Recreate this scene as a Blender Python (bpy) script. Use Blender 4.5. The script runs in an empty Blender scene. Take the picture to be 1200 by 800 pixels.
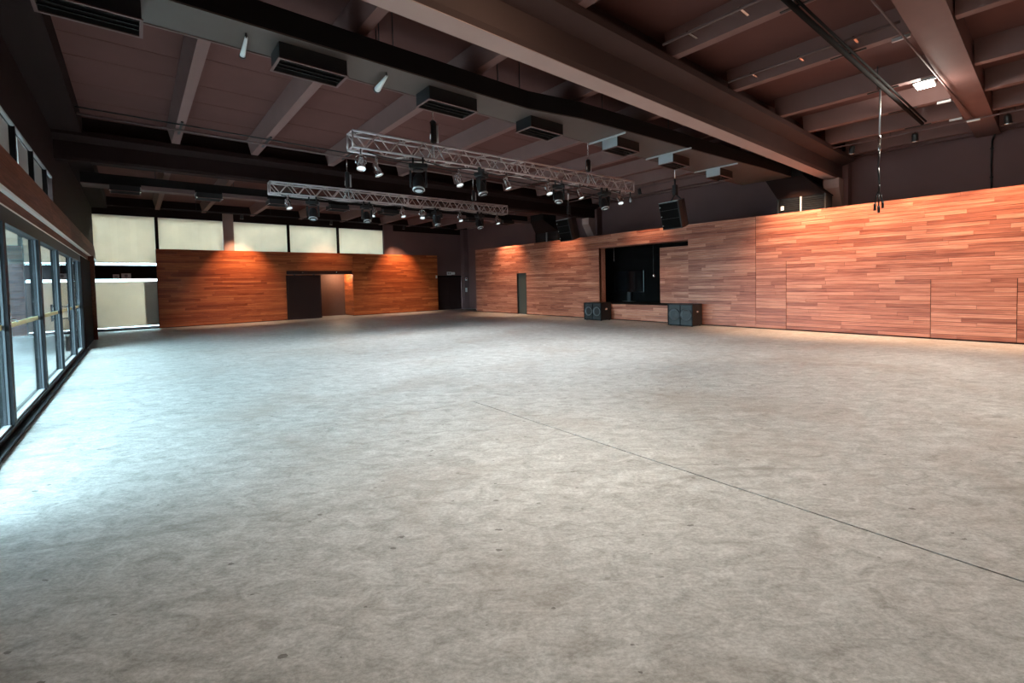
import bpy, bmesh, math, random
from mathutils import Vector, Matrix

random.seed(7)
SC = bpy.context.scene
COL = SC.collection

# ------------------------------------------------------------------ camera
FPX = 531.0
yaw, pit, rol = math.radians(39.72), math.radians(-2.11), math.radians(-1.27)
fwd = Vector((math.sin(yaw) * math.cos(pit), math.cos(yaw) * math.cos(pit), math.sin(pit)))
rgt = Vector((math.cos(yaw), -math.sin(yaw), 0))
upv = rgt.cross(fwd)
r2 = rgt * math.cos(rol) + upv * math.sin(rol)
u2 = -rgt * math.sin(rol) + upv * math.cos(rol)
cam_d = bpy.data.cameras.new('camera')
cam_d.sensor_width = 36.0
cam_d.sensor_fit = 'HORIZONTAL'
cam_d.lens = FPX / 1200 * 36
cam_d.shift_y = -(400 - 350.3) / 1200
cam_d.clip_start = 0.05
cam = bpy.data.objects.new('camera', cam_d)
COL.objects.link(cam)
cam.matrix_world = Matrix(((r2.x, u2.x, -fwd.x, 0), (r2.y, u2.y, -fwd.y, 0), (r2.z, u2.z, -fwd.z, 1.6), (0, 0, 0, 1)))
SC.camera = cam

# ------------------------------------------------------------------ world, exposure
SKY = 20.0
world = bpy.data.worlds.new('overcast_sky')
SC.world = world
world.use_nodes = True
bg = world.node_tree.nodes['Background']
bg.inputs[0].default_value = (0.66, 0.87, 1.0, 1)
bg.inputs[1].default_value = SKY
SC.view_settings.view_transform = 'Standard'
SC.view_settings.look = 'None'
SC.view_settings.gamma = 1.0
SC.view_settings.use_curve_mapping = False
SC.view_settings.exposure = 0.66

TRACK_W = 540      # wall-washing track spots
FLOOD_W = 200
PAR_W = 62        # fill light added in the truss par cans
PARC = (0.93, 0.97, 1.0)      # colour of the fill light added in the par cans
WARM = (1.0, 0.62, 0.38)
FLOODC = (1.0, 0.93, 0.84)

# ------------------------------------------------------------------ materials
MATS = {}


def new_mat(name):
    m = bpy.data.materials.new(name)
    m.use_nodes = True
    nt = m.node_tree
    b = nt.nodes['Principled BSDF']
    MATS[name] = m
    return m, nt, b


def N(nt, t, **kw):
    n = nt.nodes.new(t)
    for k, v in kw.items():
        setattr(n, k, v)
    return n


def mixc(nt, fac, a, b, mode='MIX'):
    n = N(nt, 'ShaderNodeMix', data_type='RGBA', blend_type=mode)
    for s, v in ((n.inputs[0], fac), (n.inputs[6], a), (n.inputs[7], b)):
        if hasattr(v, 'is_linked') or hasattr(v, 'links'):
            nt.links.new(v, s)
        else:
            s.default_value = v if not isinstance(v, tuple) else (*v, 1)
    return n.outputs[2]


def plain(name, col, rough=0.5, metal=0.0, vary=0.12, scale=6.0, bump=0.0, spec=0.5):
    m, nt, b = new_mat(name)
    g = N(nt, 'ShaderNodeNewGeometry')
    nz = N(nt, 'ShaderNodeTexNoise')
    nz.inputs['Scale'].default_value = scale
    nz.inputs['Detail'].default_value = 5
    nt.links.new(g.outputs['Position'], nz.inputs['Vector'])
    lo = tuple(c * (1 - vary) for c in col)
    hi = tuple(min(1, c * (1 + vary)) for c in col)
    c = mixc(nt, nz.outputs['Fac'], lo, hi)
    nt.links.new(c, b.inputs['Base Color'])
    b.inputs['Roughness'].default_value = rough
    b.inputs['Metallic'].default_value = metal
    b.inputs['Specular IOR Level'].default_value = spec
    if bump:
        bp = N(nt, 'ShaderNodeBump')
        bp.inputs['Strength'].default_value = bump
        bp.inputs['Distance'].default_value = 0.02
        nt.links.new(nz.outputs['Fac'], bp.inputs['Height'])
        nt.links.new(bp.outputs[0], b.inputs['Normal'])
    return m


def wood_mat(name, axis, dark, mid, light, rough=0.45, spec=0.4):
    m, nt, b = new_mat(name)
    g = N(nt, 'ShaderNodeNewGeometry')
    oi = N(nt, 'ShaderNodeObjectInfo')
    add = N(nt, 'ShaderNodeMath', operation='ADD')
    nt.links.new(g.outputs['Random Per Island'], add.inputs[0])
    nt.links.new(oi.outputs['Random'], add.inputs[1])
    fr = N(nt, 'ShaderNodeMath', operation='FRACT')
    nt.links.new(add.outputs[0], fr.inputs[0])
    # offset the grain by the plank's random number
    mul = N(nt, 'ShaderNodeMath', operation='MULTIPLY')
    nt.links.new(fr.outputs[0], mul.inputs[0])
    mul.inputs[1].default_value = 37.0
    comb = N(nt, 'ShaderNodeCombineXYZ')
    for i in range(3):
        nt.links.new(mul.outputs[0], comb.inputs[i])
    va = N(nt, 'ShaderNodeVectorMath', operation='ADD')
    nt.links.new(g.outputs['Position'], va.inputs[0])
    nt.links.new(comb.outputs[0], va.inputs[1])
    mp = N(nt, 'ShaderNodeMapping')
    sc = [14, 14, 42]
    sc['xyz'.index(axis)] = 1.3
    mp.inputs['Scale'].default_value = sc
    nt.links.new(va.outputs[0], mp.inputs[0])
    nz = N(nt, 'ShaderNodeTexNoise')
    nz.inputs['Scale'].default_value = 1.0
    nz.inputs['Detail'].default_value = 6
    nz.inputs['Roughness'].default_value = 0.65
    nz.inputs['Distortion'].default_value = 0.6
    nt.links.new(mp.outputs[0], nz.inputs['Vector'])
    rp = N(nt, 'ShaderNodeValToRGB')
    e = rp.color_ramp.elements
    e[0].position = 0.0
    e[0].color = (*dark, 1)
    e[1].position = 1.0
    e[1].color = (*light, 1)
    x = rp.color_ramp.elements.new(0.5)
    x.color = (*mid, 1)
    # factor: 0.6 plank tone + 0.4 grain
    m1 = N(nt, 'ShaderNodeMath', operation='MULTIPLY_ADD')
    nt.links.new(fr.outputs[0], m1.inputs[0])
    m1.inputs[1].default_value = 0.58
    m2 = N(nt, 'ShaderNodeMath', operation='MULTIPLY_ADD')
    nt.links.new(nz.outputs['Fac'], m2.inputs[0])
    m2.inputs[1].default_value = 2.1
    m2.inputs[2].default_value = -0.86
    nt.links.new(m2.outputs[0], m1.inputs[2])
    nt.links.new(m1.outputs[0], rp.inputs[0])
    nt.links.new(rp.outputs[0], b.inputs['Base Color'])
    b.inputs['Roughness'].default_value = rough
    b.inputs['Specular IOR Level'].default_value = spec
    bp = N(nt, 'ShaderNodeBump')
    bp.inputs['Strength'].default_value = 0.25
    bp.inputs['Distance'].default_value = 0.01
    nt.links.new(nz.outputs['Fac'], bp.inputs['Height'])
    nt.links.new(bp.outputs[0], b.inputs['Normal'])
    return m


def floor_mat():
    m, nt, b = new_mat('worn_concrete')
    g = N(nt, 'ShaderNodeNewGeometry')
    rot = N(nt, 'ShaderNodeMapping')
    rot.inputs['Rotation'].default_value = (0, 0, math.radians(38))
    nt.links.new(g.outputs['Position'], rot.inputs[0])

    def noise(scale, detail, rough=0.6, dist=0.0, stretch=None):
        v = rot.outputs[0]
        if stretch:
            mp = N(nt, 'ShaderNodeMapping')
            mp.inputs['Scale'].default_value = stretch
            nt.links.new(v, mp.inputs[0])
            v = mp.outputs[0]
        n = N(nt, 'ShaderNodeTexNoise')
        n.inputs['Scale'].default_value = scale
        n.inputs['Detail'].default_value = detail
        n.inputs['Roughness'].default_value = rough
        n.inputs['Distortion'].default_value = dist
        nt.links.new(v, n.inputs['Vector'])
        return n.outputs['Fac']

    def ramp(fac, p0, p1):
        r = N(nt, 'ShaderNodeMapRange')
        r.inputs['From Min'].default_value = p0
        r.inputs['From Max'].default_value = p1
        nt.links.new(fac, r.inputs[0])
        return r.outputs[0]
    big = ramp(noise(0.35, 6, 0.6, 0.8), 0.38, 0.64)
    med = ramp(noise(1.8, 8, 0.68, 1.2, (1, 2.2, 1)), 0.34, 0.66)
    fine = ramp(noise(11, 8, 0.72, 0.6, (1, 2.4, 1)), 0.3, 0.7)
    c = mixc(nt, big, (0.46, 0.445, 0.42), (0.72, 0.705, 0.68))
    c = mixc(nt, med, mixc(nt, 0.72, c, (0.25, 0.235, 0.21)), c)
    c = mixc(nt, fine, mixc(nt, 0.50, c, (0.22, 0.21, 0.19)), mixc(nt, 0.40, c, (0.80, 0.79, 0.77)))
    mot = ramp(noise(4.6, 9, 0.74, 0.9, (1, 1.7, 1)), 0.36, 0.64)
    c = mixc(nt, mot, mixc(nt, 0.55, c, (0.19, 0.18, 0.155)), mixc(nt, 0.32, c, (0.92, 0.91, 0.89)))
    grit = ramp(noise(38, 6, 0.75, 0.3, (1, 1.5, 1)), 0.40, 0.60)
    c = mixc(nt, grit, mixc(nt, 0.30, c, (0.16, 0.15, 0.13)), mixc(nt, 0.12, c, (0.88, 0.87, 0.85)))
    # brownish stained patches
    br = ramp(noise(0.55, 5, 0.6, 0.5), 0.50, 0.68)
    c = mixc(nt, br, c, mixc(nt, 0.45, c, (0.30, 0.235, 0.185)))
    # dark chips and specks
    vo = N(nt, 'ShaderNodeTexVoronoi')
    vo.inputs['Scale'].default_value = 3.2
    vo.voronoi_dimensions = '2D'
    vo.inputs['Randomness'].default_value = 1.0
    mp = N(nt, 'ShaderNodeMapping')
    mp.inputs['Scale'].default_value = (1, 1.9, 1)
    nt.links.new(rot.outputs[0], mp.inputs[0])
    nzv = N(nt, 'ShaderNodeTexNoise')
    nzv.inputs['Scale'].default_value = 30
    nt.links.new(rot.outputs[0], nzv.inputs['Vector'])
    vv = N(nt, 'ShaderNodeVectorMath', operation='MULTIPLY_ADD')
    nt.links.new(nzv.outputs['Color'], vv.inputs[0])
    vv.inputs[1].default_value = (0.05, 0.05, 0)
    nt.links.new(mp.outputs[0], vv.inputs[2])
    nt.links.new(vv.outputs[0], vo.inputs['Vector'])
    sep = N(nt, 'ShaderNodeSeparateColor')
    nt.links.new(vo.outputs['Color'], sep.inputs[0])
    lim = N(nt, 'ShaderNodeMapRange')
    lim.inputs['From Min'].default_value = 0.72
    lim.inputs['From Max'].default_value = 1.0
    lim.inputs['To Min'].default_value = 0.0
    lim.inputs['To Max'].default_value = 0.075
    nt.links.new(sep.outputs[0], lim.inputs[0])
    less = N(nt, 'ShaderNodeMath', operation='LESS_THAN')
    nt.links.new(vo.outputs['Distance'], less.inputs[0])
    nt.links.new(lim.outputs[0], less.inputs[1])
    mulf = N(nt, 'ShaderNodeMath', operation='MULTIPLY')
    nt.links.new(less.outputs[0], mulf.inputs[0])
    mulf.inputs[1].default_value = 0.75
    c = mixc(nt, mulf.outputs[0], c, (0.10, 0.09, 0.075))
    # long dark scuffs
    sw = ramp(noise(1.3, 5, 0.6, 1.8, (0.4, 2.4, 1)), 0.60, 0.70)
    sw2 = N(nt, 'ShaderNodeMath', operation='MULTIPLY')
    nt.links.new(sw, sw2.inputs[0])
    sw2.inputs[1].default_value = 0.45
    c = mixc(nt, sw2.outputs[0], c, (0.20, 0.185, 0.16))
    nt.links.new(c, b.inputs['Base Color'])
    rr = N(nt, 'ShaderNodeMapRange')
    rr.inputs['To Min'].default_value = 0.42
    rr.inputs['To Max'].default_value = 0.68
    nt.links.new(med, rr.inputs[0])
    nt.links.new(rr.outputs[0], b.inputs['Roughness'])
    b.inputs['Specular IOR Level'].default_value = 0.5
    bp = N(nt, 'ShaderNodeBump')
    bp.inputs['Strength'].default_value = 0.22
    bp.inputs['Distance'].default_value = 0.012
    nt.links.new(fine, bp.inputs['Height'])
    nt.links.new(bp.outputs[0], b.inputs['Normal'])
    return m


def glass_mat():
    m = bpy.data.materials.new('window_glass')
    m.use_nodes = True
    nt = m.node_tree
    nt.nodes.remove(nt.nodes['Principled BSDF'])
    out = nt.nodes['Material Output']
    tr = N(nt, 'ShaderNodeBsdfTransparent')
    tr.inputs[0].default_value = (0.88, 0.95, 0.95, 1)
    gl = N(nt, 'ShaderNodeBsdfGlossy')
    gl.inputs['Roughness'].default_value = 0.015
    lw = N(nt, 'ShaderNodeLayerWeight')
    lw.inputs[0].default_value = 0.5
    pw = N(nt, 'ShaderNodeMath', operation='POWER')
    nt.links.new(lw.outputs['Facing'], pw.inputs[0])
    pw.inputs[1].default_value = 5.0
    ma = N(nt, 'ShaderNodeMath', operation='MULTIPLY_ADD')
    nt.links.new(pw.outputs[0], ma.inputs[0])
    ma.inputs[1].default_value = 0.92
    ma.inputs[2].default_value = 0.05
    mx = N(nt, 'ShaderNodeMixShader')
    nt.links.new(ma.outputs[0], mx.inputs[0])
    nt.links.new(tr.outputs[0], mx.inputs[1])
    nt.links.new(gl.outputs[0], mx.inputs[2])
    nt.links.new(mx.outputs[0], out.inputs[0])
    MATS['window_glass'] = m
    return m


def fabric_mat(name, col, trans):
    m = bpy.data.materials.new(name)
    m.use_nodes = True
    nt = m.node_tree
    nt.nodes.remove(nt.nodes['Principled BSDF'])
    out = nt.nodes['Material Output']
    g = N(nt, 'ShaderNodeNewGeometry')
    nz = N(nt, 'ShaderNodeTexNoise')
    nz.inputs['Scale'].default_value = 1.3
    nz.inputs['Detail'].default_value = 4
    nt.links.new(g.outputs['Position'], nz.inputs['Vector'])
    c = mixc(nt, nz.outputs['Fac'], tuple(x * 0.85 for x in col), tuple(min(1, x * 1.12) for x in col))
    d = N(nt, 'ShaderNodeBsdfDiffuse')
    t = N(nt, 'ShaderNodeBsdfTranslucent')
    nt.links.new(c, d.inputs[0])
    nt.links.new(c, t.inputs[0])
    mx = N(nt, 'ShaderNodeMixShader')
    mx.inputs[0].default_value = trans
    nt.links.new(d.outputs[0], mx.inputs[1])
    nt.links.new(t.outputs[0], mx.inputs[2])
    nt.links.new(mx.outputs[0], out.inputs[0])
    MATS[name] = m
    return m


def emit_mat(name, col, strength):
    m = bpy.data.materials.new(name)
    m.use_nodes = True
    nt = m.node_tree
    nt.nodes.remove(nt.nodes['Principled BSDF'])
    e = N(nt, 'ShaderNodeEmission')
    e.inputs[0].default_value = (*col, 1)
    e.inputs[1].default_value = strength
    nt.links.new(e.outputs[0], nt.nodes['Material Output'].inputs[0])
    MATS[name] = m
    return m


FLOOR = floor_mat()
JOINT = plain('joint_filler', (0.03, 0.027, 0.024), 0.9)
CEIL = plain('mauve_ceiling_paint', (0.115, 0.045, 0.038), 0.8, spec=0.2, vary=0.18, scale=1.6, bump=0.1)
RIBM = plain('mauve_concrete_rib', (0.185, 0.092, 0.08), 0.7, vary=0.12, scale=3, bump=0.1)
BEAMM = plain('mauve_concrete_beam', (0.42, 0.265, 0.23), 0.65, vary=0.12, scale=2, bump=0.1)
BEAMF = plain('dark_beam_flank', (0.075, 0.042, 0.038), 0.75, vary=0.12, scale=2, bump=0.1, spec=0.2)  # beam sides coloured darker than the underside
WALLM = plain('dark_mauve_wall_paint', (0.17, 0.085, 0.08), 0.8, vary=0.15, scale=1.2, bump=0.1)
WALLD = plain('near_black_brown_paint', (0.020, 0.010, 0.009), 0.75, vary=0.2, scale=2, spec=0.1)
WOODR = wood_mat('reddish_planks_along_hall', 'y', (0.20, 0.05, 0.028), (0.45, 0.15, 0.088), (0.70, 0.32, 0.21))
WOODB = wood_mat('reddish_planks_across_hall', 'x', (0.24, 0.04, 0.010), (0.46, 0.10, 0.027), (0.68, 0.19, 0.06))
WOODF = wood_mat('brown_fascia_boards', 'y', (0.08, 0.024, 0.014), (0.15, 0.05, 0.03), (0.25, 0.09, 0.055), rough=0.65, spec=0.15)
BLACK = plain('black_metal', (0.012, 0.012, 0.013), 0.5, vary=0.2)
BLACKM = plain('matt_black', (0.005, 0.0045, 0.0045), 0.85, vary=0.2, spec=0.1)
FRAMEM = plain('black_window_frame', (0.012, 0.013, 0.015), 0.5, vary=0.2, spec=0.12)
CHROME = plain('bright_steel', (0.75, 0.75, 0.75), 0.22, 1.0, vary=0.05)
ALU = plain('truss_aluminium', (0.58, 0.47, 0.45), 0.36, 0.5, vary=0.1)
DUCTB = plain('black_duct_side', (0.010, 0.008, 0.008), 0.7, vary=0.2, spec=0.2)
DUCTG = plain('galvanised_duct_steel', (0.10, 0.072, 0.062), 0.5, 0.3, vary=0.15, scale=3)
GALV = plain('pale_galvanised_plate', (0.55, 0.56, 0.57), 0.45, 0.5, vary=0.1)
BEADM = plain('dull_steel_bead', (0.09, 0.10, 0.11), 0.6, spec=0.1)
PIPEM = plain('painted_pipe', (0.15, 0.085, 0.078), 0.7, vary=0.1)
WHITE = plain('white_plastic', (0.80, 0.80, 0.78), 0.5, vary=0.03)
TRIM = plain('pale_aluminium_trim', (0.82, 0.78, 0.76), 0.4, vary=0.04)
YELLOW = plain('yellow_safety_tape', (0.95, 0.86, 0.48), 0.5, vary=0.06)
DOORG = plain('grey_green_door_paint', (0.055, 0.06, 0.05), 0.6, vary=0.1)
DOORD = plain('dark_plum_door_paint', (0.038, 0.019, 0.017), 0.7, spec=0.1, vary=0.1)
MESHD = plain('perforated_dark_sheet', (0.032, 0.016, 0.014), 0.8, spec=0.1, vary=0.35, scale=60)
MESHB = plain('perforated_brown_sheet', (0.15, 0.065, 0.04), 0.7, vary=0.5, scale=45)
CONE = plain('speaker_cone', (0.07, 0.072, 0.078), 0.45, vary=0.2)
GLASS = glass_mat()
BLIND = fabric_mat('pale_blind_fabric', (0.84, 0.73, 0.62), 0.20)
BLINDS = fabric_mat('shaded_blind_fabric', (0.56, 0.48, 0.42), 0.10)  # darker blind colour for its shadowed side
BLINDG = fabric_mat('grey_blind_fabric', (0.40, 0.37, 0.35), 0.12)
LENS = plain('lamp_lens', (0.55, 0.62, 0.66), 0.08, 0.0, vary=0.03, spec=1.0)
LITW = emit_mat('lit_lamp_face', (1.0, 0.86, 0.62), 60.0)
LITP = emit_mat('fill_glow_par_lens', (0.80, 0.94, 1.0), 0.9)  # lens glow added to go with the par cans' fill lamps
LITS = emit_mat('lit_spot_face', (1.0, 0.8, 0.6), 14.0)
SIDING = plain('mauve_outdoor_siding', (0.05, 0.04, 0.043), 0.7, vary=0.1)
PAVE = plain('pale_outdoor_paving', (0.16, 0.17, 0.175), 0.6, vary=0.15, scale=2)
SOFFIT = plain('grey_green_canopy', (0.20, 0.22, 0.21), 0.7, vary=0.1)
SIGNG = plain('green_sign_ink', (0.10, 0.35, 0.22), 0.5)
REDP = plain('red_paint', (0.55, 0.06, 0.04), 0.4)
INK = plain('grey_sign_ink', (0.25, 0.25, 0.25), 0.6)
SCREEN = plain('dark_screen', (0.006, 0.006, 0.007), 0.15)


# ------------------------------------------------------------------ mesh helpers
def wloc(o):
    v = Vector((0, 0, 0))
    while o is not None:
        v += o.location
        o = o.parent
    return v


class MB:
    def __init__(self):
        self.v, self.f, self.s = [], [], []

    def add(self, vs, fs, smooth=False):
        n = len(self.v)
        self.v += [tuple(p) for p in vs]
        self.f += [tuple(i + n for i in f) for f in fs]
        self.s += [smooth] * len(fs)
        return self

    def box(self, x0, x1, y0, y1, z0, z1):
        vs = [(x0, y0, z0), (x1, y0, z0), (x1, y1, z0), (x0, y1, z0), (x0, y0, z1), (x1, y0, z1), (x1, y1, z1), (x0, y1, z1)]
        return self.add(vs, [(0, 3, 2, 1), (4, 5, 6, 7), (0, 1, 5, 4), (1, 2, 6, 5), (2, 3, 7, 6), (3, 0, 4, 7)])

    def prism(self, poly, axis, a, b):
        """extrude a 2-D polygon along an axis; poly given in the two other axes in xyz order"""
        n = len(poly)
        i = 'xyz'.index(axis)

        def mk(p, t):
            q = list(p)
            q.insert(i, t)
            return q
        vs = [mk(p, a) for p in poly] + [mk(p, b) for p in poly]
        fs = [tuple(range(n))[::-1], tuple(range(n, 2 * n))]
        fs += [(k, (k + 1) % n, n + (k + 1) % n, n + k) for k in range(n)]
        return self.add(vs, fs)

    def tube(self, p, q, r, seg=8, r1=None):
        p, q = Vector(p), Vector(q)
        d = (q - p).normalized()
        a = d.orthogonal().normalized()
        b = d.cross(a)
        r1 = r if r1 is None else r1
        vs = []
        for c, rad in ((p, r), (q, r1)):
            for k in range(seg):
                t = 2 * math.pi * k / seg
                vs.append(c + (a * math.cos(t) + b * math.sin(t)) * rad)
        self.add(vs, [(k, (k + 1) % seg, seg + (k + 1) % seg, seg + k) for k in range(seg)], True)
        n = len(self.v)
        self.f += [tuple(range(n - 2 * seg, n - seg))[::-1], tuple(range(n - seg, n))]
        self.s += [False, False]
        return self

    def path(self, pts, r, seg=6):
        for a, b in zip(pts[:-1], pts[1:]):
            self.tube(a, b, r, seg)
        return self

    def lathe(self, prof, c, d, seg=16):
        """profile [(r, h)] turned about the axis d through c"""
        c, d = Vector(c), Vector(d).normalized()
        a = d.orthogonal().normalized()
        b = d.cross(a)
        vs = []
        for r, h in prof:
            for k in range(seg):
                t = 2 * math.pi * k / seg
                vs.append(c + d * h + (a * math.cos(t) + b * math.sin(t)) * max(r, 1e-4))
        fs = []
        for j in range(len(prof) - 1):
            for k in range(seg):
                fs.append((j * seg + k, j * seg + (k + 1) % seg, (j + 1) * seg + (k + 1) % seg, (j + 1) * seg + k))
        return self.add(vs, fs, True)

    def build(self, name, mat, parent=None, local=False, bevel=0.0):
        off = Vector((0, 0, 0)) if (parent is None or local) else wloc(parent)
        me = bpy.data.meshes.new(name)
        me.from_pydata([(p[0] - off.x, p[1] - off.y, p[2] - off.z) for p in self.v], [], self.f)
        me.polygons.foreach_set('use_smooth', self.s)
        me.update()
        bm = bmesh.new()
        bm.from_mesh(me)
        bmesh.ops.recalc_face_normals(bm, faces=bm.faces)
        bm.to_mesh(me)
        bm.free()
        me.materials.append(mat)
        o = bpy.data.objects.new(name, me)
        COL.objects.link(o)
        if parent is not None:
            o.parent = parent
        if bevel:
            md = o.modifiers.new('bevel', 'BEVEL')
            md.width = bevel
            md.segments = 2
            md.limit_method = 'ANGLE'
        return o


def box(name, mat, parent, *b, bevel=0.0):
    return MB().box(*b).build(name, mat, parent, bevel=bevel)


def tag(o, label, cat, group=None):
    o['label'] = label
    o['category'] = cat
    if group:
        o['group'] = group
    return o


def struct(o, label=None, cat=None):
    o['kind'] = 'structure'
    if label:
        o['label'] = label
    if cat:
        o['category'] = cat
    return o


def root(name, loc, label, cat, group=None, rz=0.0):
    o = bpy.data.objects.new(name, None)
    o.empty_display_size = 0.2
    COL.objects.link(o)
    o.location = loc
    o.rotation_euler = (0, 0, rz)
    return tag(o, label, cat, group)


def copy_tree(o, parent=None):
    c = o.copy()
    COL.objects.link(c)
    c.parent = parent
    for ch in [x for x in o.children]:
        copy_tree(ch, c)
    return c


# ================================================================== THE SETTING
ZC = 5.30           # ceiling slab
ZR = 4.95           # underside of ribs
XL, XR, YB = -1.14, 16.30, 24.20
XS, YW = 14.80, 24.00   # face of stage-side wood wall, face of back wood wall
YN = -7.0           # wall behind the camera

# ---- floor: concrete slabs with open joints
fl = struct(box('floor', JOINT, None, -1.6, XR + .2, YN - .2, 26.4, -0.16, -0.012), 'grey worn concrete hall floor with saw-cut joints', 'floor')
xb = 3.46


def ya(x):
    return 5.47 - 0.127 * x


def slab(poly):
    MB().prism(poly, 'z', -0.012, 0.0).build('slab', FLOOR, fl)


g = 0.0045
slab([(-1.6, ya(-1.6) + g), (XR + .2, ya(XR + .2) + g), (XR + .2, 26.4), (-1.6, 26.4)])
slab([(-1.6, YN - .2), (xb - .008, YN - .2), (xb - .008, ya(xb) - g), (-1.6, ya(-1.6) - g)])
slab([(xb + .008, YN - .2), (XR + .2, YN - .2), (XR + .2, ya(XR + .2) - g), (xb + .008, ya(xb) - g)])

# ---- ceiling slab and ribs
ce = struct(box('ceiling', CEIL, None, -1.6, XR + .2, YN - .2, 24.6, ZC, ZC + 0.2), 'dark mauve painted concrete ceiling with ribs', 'ceiling')
RIBX = [-1.05, 0.76, 2.36, 4.24, 6.35, 8.36, 10.50, 12.15, 13.74, 15.45]
for i, x in enumerate(RIBX):
    for (y0, y1) in ((YN, 0.90), (1.36, 3.84), (4.55, 13.0), (13.85, 24.1)):
        MB().prism([(x + .02, ZR), (x + 0.17, ZR), (x + 0.25, ZC), (x - 0.06, ZC)], 'y', y0, y1).build('rib', RIBM, ce)
# thin precast seams between the ribs (shallow raised strips across each bay)
for i in range(len(RIBX) - 1):
    x0, x1 = RIBX[i] + .26, RIBX[i + 1] - .06
    for k in range(6):
        yy = 6.9 + k * 1.05 + random.uniform(-.2, .2)
        MB().box(x0, x1, yy, yy + .012, ZC - .005, ZC).build('seam', CEIL, ce)


# ---- concrete beams
def beam(name, y0, y1, label, mat=None):
    yc = (y0 + y1) / 2
    h = (y1 - y0) / 2
    prof = [(y0 + .03, 4.38), (y1 - .03, 4.38), (y1, 4.44), (y1, 4.76), (yc + h + .26, 4.84), (yc + h + .26, ZR), (yc + h, ZR), (yc + h, ZC),
            (yc - h, ZC), (yc - h, ZR), (yc - h - .28, ZR), (yc - h - .28, 4.84), (y0, 4.76), (y0, 4.44)]
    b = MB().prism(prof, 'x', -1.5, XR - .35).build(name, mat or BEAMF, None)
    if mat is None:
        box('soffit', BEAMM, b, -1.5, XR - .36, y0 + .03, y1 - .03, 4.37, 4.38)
    return struct(b, label, 'beam')


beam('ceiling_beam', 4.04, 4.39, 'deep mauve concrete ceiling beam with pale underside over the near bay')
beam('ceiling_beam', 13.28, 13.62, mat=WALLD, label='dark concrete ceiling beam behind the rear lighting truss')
struct(box('ceiling_beam', RIBM, None, 4.0, XR - .05, 0.92, 1.34, 4.93, ZC), 'shallow flush ceiling beam beside the lit floodlight', 'beam')
struct(box('ceiling_beam', WALLD, None, -1.5, XR, 23.75, 24.2, 4.98, ZC), 'dark edge beam above the back windows', 'beam')
struct(box('ceiling_beam', WALLD, None, -1.5, -0.72, YN, 24.2, 4.90, ZC), 'dark edge beam above the clerestory windows', 'beam')

# ---- right wall, pilasters and corbels
wr = struct(box('wall_right', WALLM, None, XR, XR + .2, YN - .2, 24.6, 0, ZC), 'dark mauve side wall above the wood cladding', 'wall')
box('lintel_band', RIBM, wr, XR - .12, XR, YN, 23.9, 5.0, 5.2)
for yy in (4.2, 13.45):
    box('pilaster', WALLM, wr, XR - .35, XR, yy - .3, yy + .3, 3.3, 4.84)
    pr = MB()
    pr.prism([(XR - .35, 4.38), (XR - .78, 4.38), (XR - .78, 4.10), (XR - .35, 3.45)], 'y', yy - .19, yy + .19)
    pr.build('corbel', BEAMM, wr)
box('pilaster', WALLM, wr, 15.95, XR, 23.85, 24.2, 0, 4.98)

# ---- near wall behind the viewpoint
struct(box('wall_near', WALLM, None, -1.6, XR + .2, YN - .2, YN, 0, ZC), 'plain dark wall closing the near end', 'wall')

# ---- back wall with window openings
wb = struct(MB().box(-2.2, XR, YB, YB + .2, 4.66, ZC + .1).build('wall_back', WALLD, None), 'dark back wall with blinds above wood cladding', 'wall')
box('wall_piece', WALLD, wb, 0.73, 7.2, YB, YB + .2, 0, 3.30)
box('wall_piece', WALLD, wb, 9.0, 14.12, YB, YB + .2, 0, 3.30)
box('wall_piece', WALLD, wb, 7.2, 9.0, YB, YB + .2, 2.3, 3.30)
box('wall_piece', WALLM, wb, 10.85, XR, YB, YB + .2, 3.30, 4.66)
box('wall_piece', WALLM, wb, 14.12, XR, YB, YB + .2, 2.1, 3.30)
box('wall_piece', WALLM, wb, 16.02, XR, YB, YB + .2, 0, 2.1)
box('wall_piece', WALLD, wb, -2.2, -1.26, YB, YB + .2, 0, 4.66)
box('wall_piece', WALLD, wb, -1.26, 0.73, YB, YB + .2, 2.08, 2.64)
box('wall_piece', WALLD, wb, -1.26, 0.73, YB, YB + .2, 0, 0.06)
box('pilaster', BEAMM, wb, 3.17, 3.57, YB - .14, YB + .2, 3.25, 5.0)
box('pilaster', WALLM, wb, 10.80, 11.36, YB - .12, YB + .1, 3.25, 5.0)
for x in (0.74, 5.85, 8.25):
    box('mullion', WALLD, wb, x, x + .11, YB - .03, YB + .15, 3.25, 4.68)
box('mullion', WALLD, wb, 0.74, 0.80, YB - .03, YB + .15, 0, 3.25)
# deep window reveals hold glass panes
wn = struct(box('window_1', FRAMEM, None, -1.26, 10.85, YB + .16, YB + .20, 4.60, 4.66), 'high row of back wall windows behind the blinds', 'window')
for x0, x1 in ((-1.26, .74), (.85, 3.17), (3.57, 5.85), (5.96, 8.25), (8.36, 10.8)):
    box('pane', GLASS, wn, x0, x1, YB + .17, YB + .18, 3.3 if x0 > 0 else 2.64, 4.62)
wn = struct(box('window_2', FRAMEM, None, -1.26, .74, YB + .16, YB + .2, 0.06, .10), 'low back wall window beside the wood cladding', 'window')
box('pane', GLASS, wn, -1.26, .74, YB + .17, YB + .18, .06, 2.08)

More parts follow.
